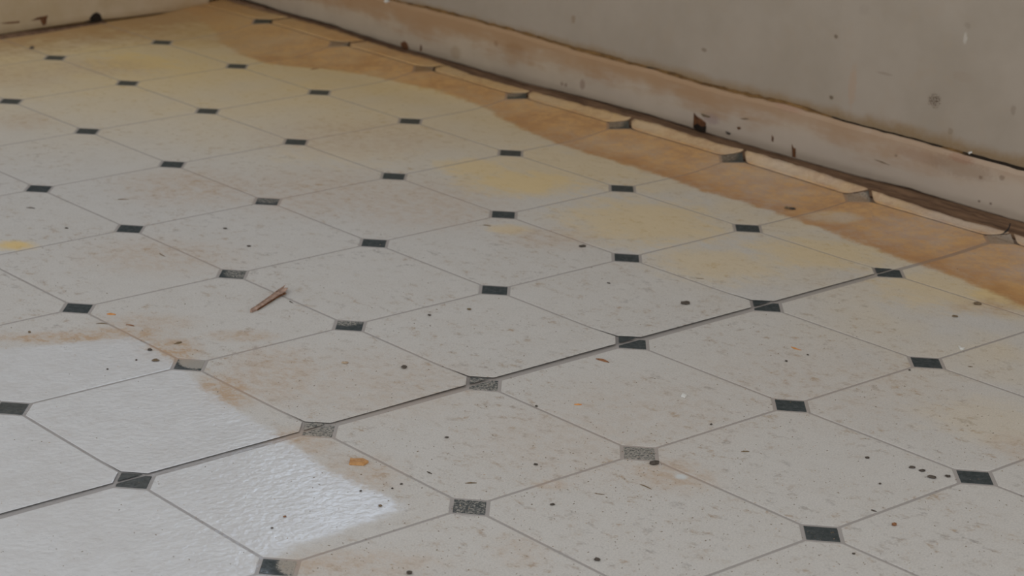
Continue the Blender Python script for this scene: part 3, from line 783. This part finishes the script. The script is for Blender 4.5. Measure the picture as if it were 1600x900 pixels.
CR = [((1022, 725), 14, 8, 'large dark crumb below the most worn dark square', M_DARK), ((1071, 475), 15, 6, 'flat dark oval crumb alone on the tile above the seam', M_DARK),
      ((631, 575.5), 8, 9, 'upright dark crumb in the middle of the tile above the seam', M_DARK), ((234, 547.5), 8, 5, 'black crumb on the clean patch near its far tip', M_DARK),
      ((243, 564), 10, 5, 'brown crumb on the clean patch left of the dust-covered square', M_OLIVE), ((213, 563.5), 4, 4, 'tiny black crumb left of the brown crumb on the clean patch', M_DARK),
      ((168, 577.5), 4, 3, 'tiny dark crumb on the far tile of the clean patch', M_DARK), ((46, 520), 5, 5, 'olive crumb above the dusty line at the far left', M_OLIVE),
      ((933, 876), 9, 8, 'round dark crumb near the bottom edge', M_DARK), ((640, 897), 8, 10, 'dark crumb cut by the bottom edge', M_DARK),
      ((1425, 731), 9, 4, 'leftmost of four dark crumbs in a row before the right edge square', M_DARK), ((1441, 736), 9, 4, 'second from left of four dark crumbs before the right edge square', M_DARK), ((1456, 746.5), 11, 6, 'largest of four dark crumbs in a row before the right edge square', M_DARK), ((1481, 745), 8, 5, 'dark crumb closest to the dark square at the right edge', M_DARK),
      ((1375, 756.5), 4, 3.5, 'tiny black crumb on the tile above the lower right dark square', M_DARK), ((1334, 866), 5, 4, 'dark crumb just below the lower right dark square', M_DARK),
      ((563.5, 768), 4, 4, 'tiny black crumb on the shiny patch below the ochre chip', M_DARK), ((594, 791), 7, 4, 'brown crumb on the shiny patch near its right tip', M_OLIVE),
      ((445, 808), 5, 3.5, 'reddish brown crumb in the middle of the shiny patch', M_BROWN), ((425, 826), 4, 4, 'dark crumb lower left on the shiny patch', M_DARK),
      ((1111, 664), 4, 4, 'dark crumb on the tile right of the most worn dark square', M_DARK), ((838, 635.5), 5, 4, 'dark crumb on the joint below the seam', M_DARK),
      ((1527, 475.5), 11, 5, 'brown crumb near the joint at the right edge', M_OLIVE), ((1492, 495), 8, 4, 'tan crumb on the tile at the right edge', M_OLIVE),
      ((910, 385.5), 10, 4, 'dark elongated crumb near the joint left of a dark square', M_DARK), ((837, 726.5), 6, 4, 'dark crumb left of the most worn dark square', M_DARK),
      ((733, 484), 7, 4, 'brown crumb on the tile above the upright crumb', M_OLIVE), ((539, 567.5), 9, 4, 'tan crumb left of the upright crumb', M_TANGRAIN),
      ((1421, 579), 4, 3, 'tiny dark crumb below the dark square near the right edge', M_DARK), ((1228.5, 565), 4, 4, 'tiny dark crumb below the thin orange sliver', M_DARK),
      ((1355, 716), 7, 4, 'dark crumb at the top of the tile above the lower right dark square', M_DARK), ((1262, 555), 4, 3, 'tiny dark crumb right of the thin orange sliver', M_DARK),
      ((627, 757), 5, 3, 'dark crumb right of the shiny patch', M_DARK), ((613, 764), 4, 4, 'dark crumb at the right rim of the shiny patch', M_DARK),
      ((698, 684), 6, 3, 'dark flat crumb on the tile left of the most worn dark square', M_DARK), ((1397, 821), 8, 7, 'reddish crumb on the tile right of the lower right dark square', M_BROWN),
      ((863, 789), 7, 4, 'dark crumb above the lower joint in the middle', M_DARK), ((1364, 340), 5, 4, 'dark crumb on the stained vinyl near the long baseboard', M_DARK),
      ((1230, 326), 8, 5, 'olive dust clump at the rim of the brown stain', M_OLIVE), ((1238, 327), 10, 5, 'dark dust clump at the rim of the brown stain', M_DARK),
      ((104, 357), 5, 3, 'dark crumb left of a dark square at the left', M_DARK), ((352, 357.5), 6, 3, 'dark crumb between squares in the left half', M_DARK),
      ((389, 385), 7, 3, 'dark crumb above the dark square by the wood splinter', M_DARK),  ((951, 443), 5, 3, 'dark crumb on the tile above the seam', M_DARK), ((671, 493.5), 5, 5, 'grey crumb near the joint right of a square', M_DARK),
      ((50, 76), 8, 6, 'dark lump of dirt by the cream baseboard', M_DARK)]
for p, sx, sy, lab, mt in CR:
    crumb('crumb', p, sx, sy, lab, mt, group='crumbs scattered on the floor')

# black bent fibre standing off the folded corner dot at the right
pts = [(1552, 374), (1559, 371), (1568, 365), (1574, 360), (1577, 355), (1578.5, 349)]
zz = [0.004, 0.012, 0.03, 0.055, 0.075, 0.095]
P = [on_u(x, y, 6.06 + 0.012 * i) if i > 1 else fl(x, y, zz[i]) for i, (x, y) in enumerate(pts)]
c = P[0]; rings = []
for i, p in enumerate(P):
    d = P[min(i + 1, 5)] - P[max(i - 1, 0)]; d /= np.linalg.norm(d)
    a = np.cross(d, [0, 0, 1]); a /= np.linalg.norm(a); b = np.cross(d, a); r = 0.0065 * (1.15 - 0.12 * i)
    rings.append([tuple(p - c + r * (a * math.cos(q) + b * math.sin(q))) for q in np.linspace(0, 2 * math.pi, 7)[:-1]])
V, F = loft(rings)
tag(obj('fibre', mesh('fibre', V, F, M_BLACK, True), None, tuple(c)), 'black bent fibre standing against the baseboard at the right edge', 'fibre')

# uncountable fine grit
def in_clean(x, y):
    if y > 900: return False
    if x < 205: return y > 525 + (205 - x) * 0.1
    return x < np.interp(y, [525, 573, 622, 690, 735, 800, 868], [205, 285, 345, 455, 520, 635, 430])
def grit(name, count, dens, smin, smax, mat, label):
    V, F = [], []; k = 0
    while k < count:
        x, y = rng.uniform(-30, 1640), 60 + 860 * math.sqrt(rng.uniform(0, 1))
        if rng.uniform() > dens(x, y): continue
        p = fl(x, y)
        if p[0] > 5.95 or p[1] > 7.7: continue
        s_ = rng.uniform(smin, smax) ** 1.0 / (S * 1000) / 2
        an = rng.uniform(0, math.pi); ca, sa = math.cos(an), math.sin(an); el = rng.uniform(0.8, 2.2)
        n = len(V)
        zl = lift(p[0], p[1]) if 0 <= p[1] < 0.4 else 0
        for dx, dy, dz in ((-el, 0, 0), (0, -0.7, 0), (el, 0, 0), (0, 0.7, 0), (0.1, 0.1, 1.0)):
            V.append((p[0] + s_ * (dx * ca - dy * sa), p[1] + s_ * (dx * sa + dy * ca), zl + 0.0003 + s_ * dz))
        F += [(n, n + 1, n + 4), (n + 1, n + 2, n + 4), (n + 2, n + 3, n + 4), (n + 3, n, n + 4), (n, n + 3, n + 2, n + 1)]
        k += 1
    return tag(obj(name, mesh(name, V, F, mat)), label, 'grit', kind='stuff')
def d_dark(x, y):
    if in_clean(x, y): return 0.06
    d = 0.30 + 0.5 * math.exp(-(((x - 950) / 260) ** 2 + ((y - 740) / 120) ** 2)) + 0.25 * math.exp(-(((x - 450) / 200) ** 2 + ((y - 590) / 90) ** 2))
    if y < 300: d *= 0.5
    return d
def d_tan(x, y):
    if in_clean(x, y): return 0.03
    return 0.15 + 0.7 * math.exp(-(((x - 300) / 120) ** 2 + ((y - 560) / 60) ** 2)) + 0.6 * math.exp(-((y - 528) / 14) ** 2) * (x < 220) + 0.4 * math.exp(-(((x - 1000) / 180) ** 2 + ((y - 740) / 60) ** 2))
grit('dark_grit', 1700, d_dark, 0.5, 1.5, M_OLIVE, 'fine dark grit scattered over the dusty vinyl')
grit('sandy_grit', 1600, d_tan, 0.5, 1.3, M_TANGRAIN, 'fine sandy grit lying on the dusty vinyl')
